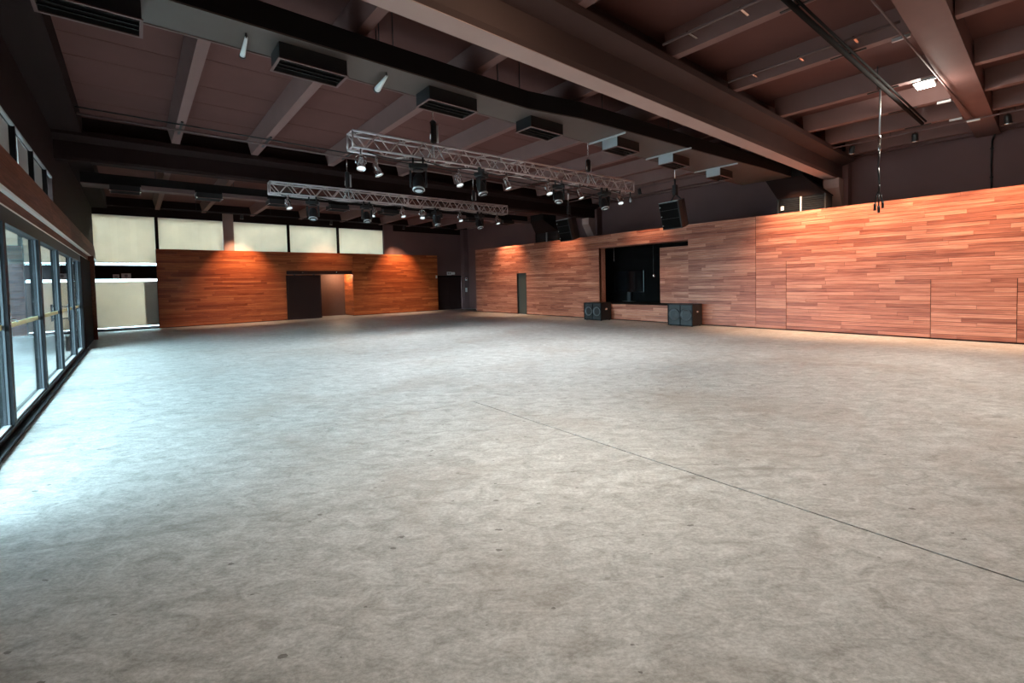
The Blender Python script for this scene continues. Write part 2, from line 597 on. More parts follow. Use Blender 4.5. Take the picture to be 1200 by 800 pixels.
BL = [(-1.255, .738, 2.72, 4.655, 'tall pale blind covering the window above the two small signs'),
      (.853, 3.167, 3.30, 4.655, 'pale blind between the tall corner blind and the brown pilaster'),
      (3.573, 5.847, 3.30, 4.655, 'pale blind immediately right of the brown pilaster on the back wall'),
      (5.963, 8.247, 3.30, 4.655, 'middle pale blind above the sliding door, between two thin mullions'),
      (8.363, 10.797, 3.30, 4.655, 'pale blind ending at the dark pilaster over the back wood cladding')]
for x0, x1, z0, z1, lab in BL:
    n = 10
    mb = MB()
    prof = []
    for k in range(n + 1):
        x = x0 + (x1 - x0) * k / n
        prof.append((x, YB + .055 + .006 * math.sin(k * 2.1 + x0)))
    pts = prof + [(x, y + .012) for x, y in prof[::-1]]
    r = root('roller_blind', ((x0 + x1) / 2, YB + .06, z0), lab, 'blind')
    mb.prism(pts, 'z', z0 + .02, z1).build('fabric', BLIND, r)
    box('bottom_rail', TRIM, r, x0, x1, YB + .045, YB + .085, z0, z0 + .025)
r = root('roller_blind', (-.3, YB + .06, .14), 'low pale blind reaching almost to the floor beside the black pier', 'blind')
box('fabric', BLIND, r, -1.25, .34, YB + .05, YB + .062, .16, 1.99)
box('shaded_fabric', BLINDS, r, .30, .735, YB + .055, YB + .067, .16, 1.99)  # shadow on the blind's right third, put into a darker fabric
box('bottom_rail', TRIM, r, -1.25, .735, YB + .045, YB + .08, .135, .16)
for x, w, h, lab in ((-.66, .20, .15, 'small plain white wall sign next to a printed one'), (-.40, .30, .19, 'small white wall sign with a grey printed motif')):
    r = root('wall_sign', (x + w / 2, YB - .02, 2.12), lab, 'sign')
    box('plate', WHITE, r, x, x + w, YB - .02, YB - .004, 2.12, 2.12 + h)
    if w > .25:
        MB().lathe([(.0001, 0), (.055, 0), (.055, .004), (.0001, .004)], (x + .15, YB - .021, 2.215), (0, -1, 0), 14).build('print', INK, r)
    else:
        box('print', INK, r, x + .05, x + .15, YB - .023, YB - .0205, 2.17, 2.21)
struct(box('slit_strip_1', TRIM, None, -1.25, .70, YB - .05, YB + .03, 2.645, 2.70), 'pale strip standing in for the daylight slit under the tall corner blind', 'trim')  # slit of daylight drawn as a pale strip
struct(box('slit_strip_2', TRIM, None, -1.25, .70, YB - .05, YB + .03, 2.02, 2.065), 'pale strip standing in for the daylight slit over the low corner blind', 'trim')  # light slit above the low blind, put in as pale colour

# ---- exit door in the far corner
d = struct(box('door_1', DOORD, None, 14.14, 15.98, YB + .05, YB + .12, -0.01, 2.03), 'dark plum double exit door in the far corner', 'door')
box('door_leaf', DOORD, d, 14.16, 15.055, YB + .03, YB + .05, 0.02, 2.0)
box('door_leaf', DOORD, d, 15.065, 15.96, YB + .03, YB + .05, 0.02, 2.0)
box('door_head', BLACKM, d, 14.12, 16.02, YB - .02, YB + .05, 2.03, 2.10)
es = root('exit_sign', (15.1, YB - .03, 2.13), 'small white exit sign plate over the corner exit door', 'sign')
box('plate', WHITE, es, 14.90, 15.22, YB - .03, YB - .004, 2.14, 2.34)
box('plate', WHITE, es, 15.24, 15.47, YB - .03, YB - .004, 2.16, 2.32)
box('print', INK, es, 14.95, 15.04, YB - .033, YB - .03, 2.18, 2.30)
box('print', INK, es, 15.08, 15.17, YB - .033, YB - .03, 2.18, 2.30)
sg = root('wall_sign', (16.1, 23.83, 1.78), 'tiny red and white sign on the far corner pilaster', 'sign')
box('plate', WHITE, sg, 16.02, 16.16, 23.835, 23.85, 1.78, 1.95)
box('print', REDP, sg, 16.04, 16.14, 23.832, 23.835, 1.86, 1.93)
sg = root('call_point', (16.07, 23.83, 1.05), 'white wall box below the tiny red sign on corner pilaster', 'box')
box('body', WHITE, sg, 16.00, 16.13, 23.80, 23.85, 1.06, 1.32, bevel=.01)
box('cover', TRIM, sg, 16.02, 16.11, 23.79, 23.80, 1.10, 1.22)
sg = root('wall_switch', (14.03, YW - .03, 1.95), 'small white switch at the edge of back wood cladding', 'switch')
box('plate', WHITE, sg, 13.98, 14.08, YW - .03, YW - .012, 1.95, 2.12)
box('rocker', TRIM, sg, 14.0, 14.06, YW - .036, YW - .03, 1.99, 2.07)


# ---- plank cladding
def plank_rows(a0, a1, z0, z1, rows, holes=(), seams=(), lmin=.7, lmax=2.3):
    """random running bond; returns (s0, s1, zb, zt) lists"""
    h = (z1 - z0) / rows
    out = []
    for r in range(rows):
        zb, zt = z0 + r * h, z0 + (r + 1) * h
        zc = (zb + zt) / 2
        cuts = []
        for (h0, h1, hz0, hz1) in holes:
            if hz0 < zc < hz1:
                cuts.append((h0, h1))
        forced = [s for (s, sz0, sz1) in seams if sz0 < zc < sz1]
        segs = [(a0, a1)]
        for c0, c1 in cuts:
            segs = [q for s0, s1 in segs for q in ((s0, min(s1, c0)), (max(s0, c1), s1)) if q[1] - q[0] > .02]
        for f in forced:
            segs = [q for s0, s1 in segs for q in (((s0, f - .004), (f + .004, s1)) if s0 < f < s1 else ((s0, s1),))]
        for s0, s1 in segs:
            p = s0
            first = True
            while p < s1 - .02:
                L = random.uniform(lmin, lmax) * (random.uniform(.3, 1) if first else 1)
                first = False
                e = p + L
                if s1 - e < .35:
                    e = s1
                out.append((p, e, zb, zt))
                p = e
    return out


UNIT = None


def unit_mesh():
    global UNIT
    if UNIT is None:
        o = MB().box(-.5, .5, -.5, .5, -.5, .5).build('plank_proto', WOODR, None)
        UNIT = o.data
        bpy.data.objects.remove(o)
    return UNIT


# stage-side wood wall: a hollow wall box in front of the dark right wall
ZT = 3.46
ST0, ST1, SZ0, SZ1 = 8.20, 12.14, .67, 2.93
SD0, SD1, SDZ = 16.68, 17.40, 2.05
YE = 20.95
ws = struct(MB().box(XS + .04, XS + .14, YN, ST0, 0, ZT - .01).build('wall_stage', WALLD, None), 'long wood plank wall with a stage opening', 'wall')
bx = lambda n, m, *b: box(n, m, ws, *b)
bx('backing', WALLD, XS + .04, XS + .14, ST0, ST1, 0, SZ0 - .01)
bx('backing', WALLD, XS + .04, XS + .14, ST0, ST1, SZ1 + .01, ZT - .01)
bx('backing', WALLD, XS + .04, XS + .14, ST1, SD0, 0, ZT - .01)
bx('backing', WALLD, XS + .04, XS + .14, SD0, SD1, SDZ + .01, ZT - .01)
bx('backing', WALLD, XS + .04, XS + .14, SD1, YE - .01, 0, ZT - .01)
bx('end_panel', WALLD, XS + .04, XR, YE - .06, YE - .005, 0, ZT - .01)
bx('top_ledge', WALLD, XS + .04, XR, YN, YE - .06, ZT - .06, ZT - .012)
planks = plank_rows(YN, YE, .035, ZT, 34,
                    holes=[(ST0, ST1, SZ0, SZ1), (SD0, SD1, 0, SDZ)],
                    seams=[(5.97, 0, 9), (.55, 0, 1.41), (1.95, 0, 1.41), (5.12, 0, 2.1)])


def shown(p):
    y = max((p[0] + p[1]) / 2, .4)
    vis = min(p[1], YE) - max(p[0], .15)
    return vis / (XS * .64 + y * .77) ** 2 * (1 if vis > 0 else 1)


planks.sort(key=shown, reverse=True)
field = MB()
for i, (s0, s1, zb, zt) in enumerate(planks):
    dep = random.uniform(0, .005)
    bx_ = (XS - dep, XS + .04, s0 + .0015, s1 - .0015, zb + .003, zt - .003)
    if i < 298:
        o = bpy.data.objects.new('plank', unit_mesh())
        COL.objects.link(o)
        o.parent = ws
        o.location = ((bx_[0] + bx_[1]) / 2, (s0 + s1) / 2, (zb + zt) / 2)
        o.scale = (bx_[1] - bx_[0], bx_[3] - bx_[2], bx_[5] - bx_[4])
    else:
        field.box(*bx_)
fo = field.build('plank_field', WOODR, ws)
fo['kind'] = 'stuff'
# stage recess
bx('recess_side', WOODR, XS + .01, 15.22, ST1, ST1 + .05, SZ0 - .05, SZ1 + .05)
bx('recess_side', WOODR, XS + .14, 15.22, ST0 - .05, ST0, SZ0 - .05, SZ1 + .05)
bx('recess_soffit', WOODR, XS + .01, 15.30, ST0, ST1, SZ1, SZ1 + .05)
bx('stage_floor', BLACKM, XS + .005, 16.25, ST0 - .05, 13.2, SZ0 - .05, SZ0)
bx('recess_back', BLACKM, 15.26, 15.32, 8.2, 9.58, SZ0, SZ1)
h = (SZ1 - .16 - SZ0 - .03) / 20
rb = MB()
for k in range(20):
    y = 8.2
    while y < 9.57:
        e = min(9.57, y + random.uniform(.5, 1.2))
        rb.box(15.22 - random.uniform(0, .004), 15.26, y, e - .002, SZ0 + .03 + k * h + .0012, SZ0 + .03 + (k + 1) * h - .0012)
        y = e
q = rb.build('recess_planks', WOODR, ws)
q['kind'] = 'stuff'
bx('backstage_wall', BLACKM, 16.2, 16.25, 8.2, 13.25, SZ0 - .05, SZ1 + .1)
bx('backstage_wall', BLACKM, 15.22, 16.25, 13.2, 13.25, SZ0 - .05, SZ1 + .1)
bx('backstage_ceiling', BLACKM, 15.22, 16.25, 8.2, 13.25, SZ1, SZ1 + .05)
# stage side door
d = struct(box('door_2', DOORG, None, XS + .10, XS + .14, SD0, SD1, .005, SDZ), 'narrow grey-green door set in the stage-side wood wall', 'door')
box('door_frame', BLACK, d, XS + .0, XS + .10, SD1 - .04, SD1, .005, SDZ)
box('door_frame', BLACK, d, XS + .0, XS + .10, SD0, SD0 + .04, .005, SDZ)
box('door_frame', BLACK, d, XS + .0, XS + .10, SD0, SD1, SDZ - .04, SDZ)
box('door_leaf', DOORG, d, XS + .07, XS + .10, SD0 + .04, SD1 - .04, .02, SDZ - .04)

# screen and small gear on the stage
sc_ = root('stage_screen', (16.1, 11.5, SZ0), 'black flat screen standing at the back of the dark stage', 'screen')
box('panel', SCREEN, sc_, 16.06, 16.12, 10.85, 12.30, 1.08, 1.97, bevel=.01)
box('stand', BLACK, sc_, 16.06, 16.12, 11.5, 11.66, SZ0, 1.09)
box('base', BLACK, sc_, 15.95, 16.19, 11.3, 11.86, SZ0, SZ0 + .03)
st = root('small_spotlight', (15.30, 9.9, SZ1), 'small bright clamp lamp hanging inside the dark stage', 'lamp')
MB().tube((15.3, 9.9, SZ1), (15.3, 9.9, 1.80), .012).build('pole', BLACK, st)
MB().lathe([(.001, 0), (.04, 0), (.055, .09), (.05, .10), (.001, .10)], (15.3, 9.9, 1.72), (-.6, -.7, .1), 12).build('head', CHROME, st)
cb = root('hanging_cable', (15.3, 11.75, SZ1), 'thin pale cable hanging from the stage soffit', 'cable')
MB().tube((15.3, 11.75, SZ1), (15.3, 11.75, 2.45), .008).build('cord', GALV, cb)
MB().tube((15.3, 11.75, 2.47), (15.3, 11.75, 2.38), .014).build('plug', GALV, cb)

# back wood wall with sliding door and vestibule
D0, D1, DZ = 7.22, 8.97, 2.22
ww = struct(MB().box(.73, D0, YW + .03, YB, 0, 3.31).build('wall_back_wood', WALLD, None), 'reddish wood plank cladding on the back wall', 'wall')
box('backing', WALLD, ww, D1, 14.12, YW + .03, YB, 0, 3.31)
box('backing', WALLD, ww, D0, D1, YW + .03, YB, DZ, 3.31)
pf = MB()
for (s0, s1, zb, zt) in plank_rows(.73, 14.12, .03, 3.32, 34, holes=[(D0, D1, 0, DZ)], seams=[(8.97, 0, 9)]):
    pf.box(s0 + .0015, s1 - .0015, YW - random.uniform(0, .005), YW + .03, zb + .002, zt - .002)
q = pf.build('plank_field', WOODB, ww)
q['kind'] = 'stuff'
# vestibule behind the sliding door
vb = struct(box('wall_vestibule', MESHB, None, 6.6, D1 + .02, 25.30, 25.36, 0, 2.4), 'brown perforated wall inside the doorway', 'wall')
vp = MB()
for (s0, s1, zb, zt) in plank_rows(YW + .03, 25.30, .03, 2.30, 23, lmin=.4, lmax=.9):
    vp.box(D1 - .02, D1 + .02, s0, s1 - .002, zb + .001, zt - .001)
q = vp.build('plank_field', WOODB, vb)
q['kind'] = 'stuff'
box('side_wall', WALLD, vb, 6.6, 6.64, YB + .2, 25.3, 0, 2.4)
box('side_wall', WALLD, vb, D1 + .02, D1 + .06, YB + .2, 25.36, 0, 2.4)
box('vestibule_ceiling', WALLD, vb, 6.6, D1 + .06, YB, 25.36, 2.36, 2.42)
sd = root('sliding_door', (6.45, YW - .07, .0), 'dark perforated sliding door leaf in front of back wood wall', 'door')
box('leaf', MESHD, sd, 5.66, 7.27, YW - .09, YW - .05, .015, 2.18)
for b in ((5.66, 5.76, .015, 2.18), (7.19, 7.27, .015, 2.18), (5.76, 7.19, .015, .10), (5.76, 7.19, 2.10, 2.18)):
    box('frame', DOORD, sd, b[0], b[1], YW - .10, YW - .045, b[2], b[3])
for x in (6.0, 6.9):
    box('hanger', BLACK, sd, x, x + .08, YW - .09, YW - .05, 2.17, 2.238)
rl = root('door_rail', (7.3, YW - .06, 2.22), 'dark sliding door rail box above the sliding door', 'rail')
box('cover', DOORD, rl, 5.70, 8.86, YW - .13, YW - .008, 2.24, 2.40)
box('lip', PIPEM, rl, 5.70, 8.60, YW - .14, YW - .10, 2.215, 2.24)
for x in (6.4, 8.05):
    MB().lathe([(.001, 0), (.03, 0), (.03, .02), (.001, .02)], (x, YW - .13, 2.32), (0, -1, 0), 10).build('bolt', CHROME, rl)

# ---- left glazed wall
wl = struct(MB().box(-1.5, XL, YN, 4.6, 0, 2.6).build('wall_left', WALLD, None), 'dark glazed long wall with wooden fascia', 'wall')
box('upper_wall', WALLD, wl, -1.5, XL - .04, YN, 24.2, 3.90, ZC)
box('upper_wall', WALLD, wl, -1.5, XL - .04, 12.80, 24.2, 3.36, 3.90)
box('upper_wall', WALLD, wl, -1.5, XL - .04, YN, 3.6, 3.36, 3.90)
box('header', WALLD, wl, -1.5, XL - .03, YN, 24.2, 2.58, 3.36)
# fascia boards, two courses (upper course leans back)
for k in range(10):
    y0 = YN + k * 3.2
    y1 = min(y0 + 3.195, 24.15)
    if y0 > 24:
        break
    box('fascia_board', WOODF, wl, XL - .03, XL + .0, y0, y1, 2.835, 3.12)
    MB().prism([(XL - .03, 3.123), (XL - .002, 3.123), (XL - .03, 3.39), (XL - .06, 3.39)], 'y', y0, y1).build('fascia_board', WOODF, wl)
    box('fascia_board', WOODF, wl, XL - .03, XL - .012, y0, y1, 2.635, 2.785)
struct(box('trim_3', TRIM, None, XL - .03, XL + .035, YN, 24.15, 2.787, 2.832), 'long pale trim strip along the wooden fascia', 'trim')
struct(box('trim_4', TRIM, None, XL - .03, XL + .01, YN, 19.4, 2.605, 2.633), 'thin pale strip just above the glass doors', 'trim')
# black pier past the glass, with a wooden jamb
pr_ = struct(box('wall_pier', BLACKM, None, -1.5, XL + .03, 17.15, 20.45, 0, 2.6), 'black pier at the far end of the glazing', 'wall')
box('jamb', WOODF, pr_, -1.3, XL + .13, 20.45, 20.55, 0, 2.78)
box('side_wall', WALLD, pr_, -1.7, -1.5, 20.45, 24.2, 0, 3.4)

# glazing: frame, posts and panes
gz = struct(box('window_3', FRAMEM, None, XL - .10, XL + .02, 4.6, 17.15, 0.0, .085), 'black framed floor-to-header glass doors along the hall', 'window')
box('head_rail', FRAMEM, gz, XL - .10, XL + .02, 4.6, 17.15, 2.42, 2.60)
box('threshold', FRAMEM, gz, XL + .02, XL + .10, 4.6, 17.15, 0.0, .03)
posts = [(4.6, .10), (7.62, .14), (10.12, .16), (12.46, .08), (15.02, .12), (16.72, .06), (17.07, .08)]
for y, w in posts:
    box('post', FRAMEM, gz, XL - .10, XL + .02, y, y + w, .085, 2.42)
    box('bead', BEADM, gz, XL - .032, XL - .012, y + w, y + w + .018, .085, 2.42)
    box('bead', BEADM, gz, XL - .032, XL - .012, y - .014, y, .085, 2.42)
for (y, w), (y2, _) in zip(posts[:-1], posts[1:]):
    box('bottom_rail', GALV, gz, XL - .06, XL - .005, y + w, y2, .085, .10)
    if y2 - y - w > .1:
        box('pane', GLASS, gz, XL - .045, XL - .037, y + w, y2, .085, 2.42)
        tp = box('safety_tape', YELLOW, gz, XL - .036, XL - .034, y + w, y2, 1.185, 1.245)
dh = root('door_pull', (XL + .06, 12.9, 1.0), 'black vertical pull handle on the glass door', 'handle')
MB().tube((XL + .085, 12.9, 1.02), (XL + .085, 12.9, 1.36), .018).build('grip', BLACK, dh)
for z in (1.07, 1.31):
    MB().tube((XL + .085, 12.9, z), (XL - .034, 12.9, z), .012).build('standoff', BLACK, dh)
dh = root('door_latch', (XL + .04, 7.69, 1.24), 'small steel latch on the thick black glazing post', 'latch')
box('plate', CHROME, dh, XL + .02, XL + .03, 7.67, 7.71, 1.24, 1.38)
MB().tube((XL + .03, 7.69, 1.30), (XL + .07, 7.69, 1.30), .009).build('spindle', CHROME, dh)
MB().tube((XL + .065, 7.69, 1.30), (XL + .065, 7.79, 1.27), .009).build('lever', CHROME, dh)

# clerestory with grey blinds and bright slits
cw = struct(box('window_4', FRAMEM, None, XL - .10, XL - .04, 3.6, 12.8, 3.36, 3.40), 'clerestory strip window above the wooden fascia', 'window')
box('head_rail', GALV, cw, XL - .07, XL - .035, 3.6, 12.8, 3.868, 3.90)
box('pane', GLASS, cw, XL - .22, XL - .21, 3.6, 12.8, 3.38, 3.90)
slits = [3.75, 5.24, 6.75, 8.20, 9.64, 11.08, 12.50]
for i, (a, b) in enumerate(zip(slits[:-1], slits[1:])):
    mid = a + (b - a) * .62
    box('mullion', FRAMEM, cw, XL - .09, XL - .03, mid, mid + .05, 3.36, 3.88)
    nm = ['sixth', 'fifth', 'fourth', 'third', 'second', 'first'][i]
    bl = root('roller_blind', (XL - .1, (a + b) / 2, 3.40), 'grey clerestory blind above the fascia, %s counted from the black pier' % nm, 'blind')
    box('fabric', BLINDG, bl, XL - .10, XL - .09, a + .07, mid, 3.40, 3.87)
    box('fabric', BLINDG, bl, XL - .10, XL - .09, mid + .05, b - .01, 3.40, 3.87)
    box('mullion', FRAMEM, cw, XL - .16, XL - .11, b + .05, b + .08, 3.38, 3.90)

# ---- outdoors
gr = struct(box('ground', PAVE, None, -80, -1.5, -50, 80, -.16, -.03), 'pale outdoor paving beyond the glass', 'ground')
box('ground_strip', PAVE, gr, -1.5, -1.24, 4.6, 17.1, -.16, -.02)
ow = struct(MB().box(-8, -1.55, 25.6, 26.0, -.03, 3.2).build('wall_outside', SIDING, None), 'mauve siding wall outdoors beyond the glass', 'wall')
for k in range(9):
    box('siding_board', SIDING, ow, -8, -1.55, 25.57 - .012 * (k % 2), 25.6, .5 + k * .3, .5 + k * .3 + .28)
ca = struct(box('canopy', SOFFIT, None, -3.4, -1.5, 1.0, 25.5, 2.75, 2.9), 'grey canopy sheltering the outside of the glass', 'canopy')
for k in range(8):
    box('canopy_joist', SOFFIT, ca, -3.4, -1.5, 2 + k * 3.0, 2.12 + k * 3.0, 2.62, 2.75)
for k in range(4):
    box('canopy_post', GALV, ca, -3.35, -3.25, 3 + k * 6.5, 3.1 + k * 6.5, -.03, 2.75)

# ================================================================== THINGS
# ---- main supply duct: black sides, galvanised underside, widening towards the fan end
DZ0, DZ1 = 4.50, 4.80
near = [(-1.13, 5.74), (5.2, 5.72), (6.3, 5.50), (8.0, 5.40), (10.4, 5.27), (13.0, 5.08), (14.9, 5.02)]
YF = 6.36
du = root('air_duct', (6.5, 5.9, DZ0), 'long black air duct with diffuser boxes beside the deep ceiling beam', 'duct')
mb = MB()
pts = near + [(14.9, YF), (-1.13, YF)]
mb.prism(pts, 'z', DZ0 + .02, DZ1).build('duct_side', DUCTB, du)
MB().prism(pts, 'z', DZ0, DZ0 + .02).build('duct_underside', DUCTG, du)
for (x, y) in ((0.9, 5.76), (2.62, 5.78), (2.82, 5.78), (4.60, 5.76), (5.05, 5.74), (6.9, 5.5), (9.0, 5.4)):
    MB().tube((x, y + .02, DZ1 - .01), (x, y + .02, ZC), .008, 6).build('hanger_rod', BLACK, du)
    MB().tube((x, YF - .03, DZ1 - .01), (x, YF - .03, ZC), .008, 6).build('hanger_rod', BLACK, du)


def diffuser(parent, x0, x1, y0, y1, z1, z0, side):
    t = .012
    hd = MB()
    hd.box(x0, x1, y0, y0 + t, z0, z1).box(x0, x1, y1 - t, y1, z0, z1).box(x1 - t, x1, y0 + t, y1 - t, z0, z1)
    b = hd.build('diffuser_box', BLACK, parent)
    box('diffuser_side', side, b, x0, x0 + t, y0 + t, y1 - t, z0, z1)
    fr = MB().box(x0 - .015, x1 + .015, y0 - .015, y0 + .015, z0 - .012, z0).box(x0 - .015, x1 + .015, y1 - .015, y1 + .015, z0 - .012, z0)
    fr.box(x0 - .015, x0 + .015, y0 + .015, y1 - .015, z0 - .012, z0).box(x1 - .015, x1 + .015, y0 + .015, y1 - .015, z0 - .012, z0)
    fr.build('diffuser_frame', PIPEM, b)
    for k in range(3):
        yy = y0 + (y1 - y0) * (k + 1) / 4
        MB().prism([(yy - .03, z0 + .005), (yy - .025, z0), (yy + .03, z0 + .04), (yy + .025, z0 + .045)], 'x', x0 + t, x1 - t).build('grille_slat', BLACK, b)
    box('plenum_top', BLACKM, b, x0 + t, x1 - t, y0 + t, y1 - t, z1 - .02, z1)
    return b


for k, (x0, x1) in enumerate(((-.62, .16), (1.42, 2.22), (3.42, 4.27), (5.42, 6.22), (7.62, 8.36), (9.70, 10.42), (12.0, 12.7))):
    diffuser(du, x0, x1, 5.90 if k < 4 else 5.72, 6.30 if k < 4 else 6.12, DZ0, DZ0 - .19, GALV if k > 3 else BLACK)
for x in (7.50, 9.58, 11.86):
    MB().box(x, x + .03, 5.22 if x > 9 else (5.45 if x > 5 else 5.74), YF + .02, DZ0 - .03, DZ0).build('flange', GALV, du)
MB().box(-.9, 14.9, YF, YF + .03, DZ0 - .01, DZ0 + .03).build('edge_angle', PIPEM, du)


# fan hood dropping from a duct to a louvred box on top of the wood wall
def louvre(y0, y1, ytop0, ytop1, lab, lab2):
    h = root('duct_hood', (15.2, (y0 + y1) / 2, 3.90), lab, 'duct hood')
    v = [(14.95, y0, 3.90), (15.7, y0, 3.90), (15.7, y1, 3.90), (14.95, y1, 3.90), (14.9, ytop0, 4.50), (15.75, ytop0, 4.50), (15.75, ytop1, 4.50), (14.9, ytop1, 4.50)]
    MB().add(v, [(0, 3, 2, 1), (4, 5, 6, 7), (0, 1, 5, 4), (1, 2, 6, 5), (2, 3, 7, 6), (3, 0, 4, 7)]).build('hood', WALLD, h)
    box('collar', DUCTB, h, 14.9, 15.75, ytop0, ytop1, 4.50, 4.80)
    r = root('louvred_unit', (15.2, (y0 + y1) / 2, ZT - .012), lab2, 'air unit')
    box('casing', BLACK, r, 14.98, 15.48, y0, y1, ZT - .010, 3.90)
    n = 7
    for k in range(n):
        z = ZT + .03 + k * (.40 / n)
        MB().prism([(14.93, z), (14.98, z + .03), (14.98, z + .036), (14.93, z + .006)], 'y', y0 + .03, y1 - .03).build('louvre_slat', BLACK, r)
    for yy in (y0, (y0 + y1) / 2 - .02, y1 - .04):
        box('upright', GALV if y0 < yy < y1 - .1 else BLACK, r, 14.92, 14.98, yy, yy + .04, ZT, 3.90)
    return r


r = louvre(4.16, 5.40, 4.72, 5.72, 'dark sloping duct hood above the louvred unit by the beam', 'black louvred air unit on the wood wall beside the beam corbel')
box('latch_tag', WHITE, r, 14.90, 14.92, 5.22, 5.30, 3.56, 3.68)
louvre(14.6, 16.1, 15.5, 16.4, 'dark sloping duct hood at the end of the rear duct', 'black louvred air unit on the wood wall behind the far hanging speaker')

# ---- rear duct
d2 = root('air_duct', (6.5, 16.9, DZ0), 'rear black air duct with diffuser boxes behind the rear truss', 'duct')
MB().box(-1.0, 14.9, 16.62, 17.25, DZ0 + .02, DZ1).build('duct_side', DUCTB, d2)
MB().box(-1.0, 14.9, 16.60, 17.25, DZ0, DZ0 + .02).build('duct_underside', PIPEM, d2)
for k in range(8):
    x0 = -.42 + 1.95 * k
    diffuser(d2, x0, x0 + .65, 16.42, 16.95, DZ0, DZ0 - .15, BLACK)
    box('edge_strip', PIPEM, d2, x0 + .67, x0 + 1.92, 16.56, 16.60, DZ0 - .06, DZ0 + .06)
    MB().tube((x0 + 1, 16.7, DZ1 - .01), (x0 + 1, 16.7, ZC), .008, 6).build('hanger_rod', BLACK, d2)
    for xx in (x0, x0 + .65):
        MB().lathe([(.001, -.02), (.022, -.02), (.022, .02), (.001, .02)], (xx, 16.42, DZ0 - .15), (0, 0, 1), 8).build('corner_bolt', CHROME, d2)

# ---- pipes and rails under the ceiling
p = root('sprinkler_pipe', (6, 11.75, 4.88), 'thin pale pipe crossing below the ribs ahead of rear truss', 'pipe')
MB().tube((-.70, 11.68, 4.91), (15.9, 12.0, 4.91), .022).build('pipe', PIPEM, p)
MB().tube((-.70, 11.30, 4.92), (15.9, 11.62, 4.92), .014).build('pipe', BLACK, p)
for x in RIBX[1:]:
    box('clip', BLACK, p, x + .08, x + .12, 11.2, 12.1, 4.925, 4.949)
p = root('cable_tray', (9.5, 2.1, 4.86), 'dark conduit rail crossing the near ribs above the dangling cable', 'conduit')
MB().tube((-.70, 2.28, 4.90), (13.5, 1.95, 4.90), .035).build('rail', BLACKM, p)
MB().tube((-.70, 2.22, 4.93), (13.5, 1.89, 4.93), .018).build('conduit', BLACKM, p)
for x in RIBX[3:9]:
    box('clip', BLACK, p, x + .08, x + .12, 1.85, 2.3, 4.935, 4.949)
p = root('conduit_pipe', (9.5, 1.45, 4.88), 'thin conduit pipe alongside the shallow flush beam', 'conduit')
MB().tube((4.2, 1.58, 4.90), (14.0, 1.20, 4.90), .014).build('pipe', PIPEM, p)
for x in (6.4, 8.4, 10.55, 12.2, 13.8):
    box('clip', GALV, p, x + .05, x + .09, 1.36, 1.56, 4.905, 4.949)
for x, yy0, yy1, w in ((6.02, 1.4, 3.7, 'second'), (8.06, 1.4, 3.7, 'third')):
    p = root('conduit_pipe', (x, 2.5, 4.97), 'thin conduit fixed beside the %s near ceiling rib past the beam end' % ('first' if w == 'second' else 'second'), 'conduit')
    MB().tube((x, yy0, 4.99), (x, yy1, 4.99), .02).build('pipe', PIPEM, p)
    for yy in (1.9, 2.6, 3.3):
        box('clip', CHROME, p, x - .02, x + .25, yy, yy + .03, 4.995, 5.01)


# ---- track lights washing the wood walls
def track_spot(loc, aim, label, W, group=None, spread=84):
    r = root('track_spotlight', loc, label, 'spotlight', group)
    L = Vector(loc)
    d = (Vector(aim) - L).normalized()
    MB().tube(L, L - Vector((0, 0, .10)), .016).build('stem', CHROME, r)
    c = L - Vector((0, 0, .13))
    MB().lathe([(.001, -.10), (.05, -.10), (.06, -.05), (.06, .06), (.075, .075)], c, d, 14).build('housing', BLACK, r)
    MB().lathe([(.075, .075), (.078, .09), (.066, .09), (.062, .07)], c, d, 14).build('rim', CHROME, r)
    MB().lathe([(.001, .068), (.062, .068)], c, d, 14).build('lens', LITS, r)
    ld = bpy.data.lights.new('spot_lamp', 'SPOT')
    ld.energy = W
    ld.color = WARM
    ld.spot_size = math.radians(spread)
    ld.spot_blend = 1.0
    ld.shadow_soft_size = .05
    lo = bpy.data.objects.new('spot_lamp', ld)
    COL.objects.link(lo)
    lo.parent = r
    lo.location = (c + d * .12) - L
    lo.rotation_euler = d.to_track_quat('-Z', 'Y').to_euler()
    return r


tk = root('light_track', (14.05, 2.2, 4.88), 'thin pale light track below the ribs near the right wall', 'track')
MB().box(14.0, 14.035, -5, 3.75, 4.87, 4.895).build('rail', PIPEM, tk)
for yy in (-4.5, -2, .6, 2.6):
    MB().tube((14.018, yy, 4.895), (14.018, yy, ZC), .006).build('hanger', BLACK, tk)
box('junction_box', WHITE, tk, 13.98, 14.06, 1.10, 1.30, 4.845, 4.87)
tk = root('light_track', (14.05, 12, 4.88), 'thin light track running past the hanging speakers toward the far corner', 'track')
MB().box(14.0, 14.035, 4.66, 19.5, 4.87, 4.895).build('rail', PIPEM, tk)
for yy in (6, 9, 11.5, 16, 19):
    MB().tube((14.018, yy, 4.895), (14.018, yy, ZC), .006).build('hanger', BLACK, tk)
tk = root('light_track', (7, 23.0, 4.88), 'thin light track in front of the back windows', 'track')
MB().box(1.0, 14.5, 23.0, 23.035, 4.87, 4.895).build('rail', BLACK, tk)
for x in (2.1, 4.9, 9, 13):
    MB().tube((x, 23.018, 4.895), (x, 23.018, ZC), .006).build('hanger', BLACK, tk)

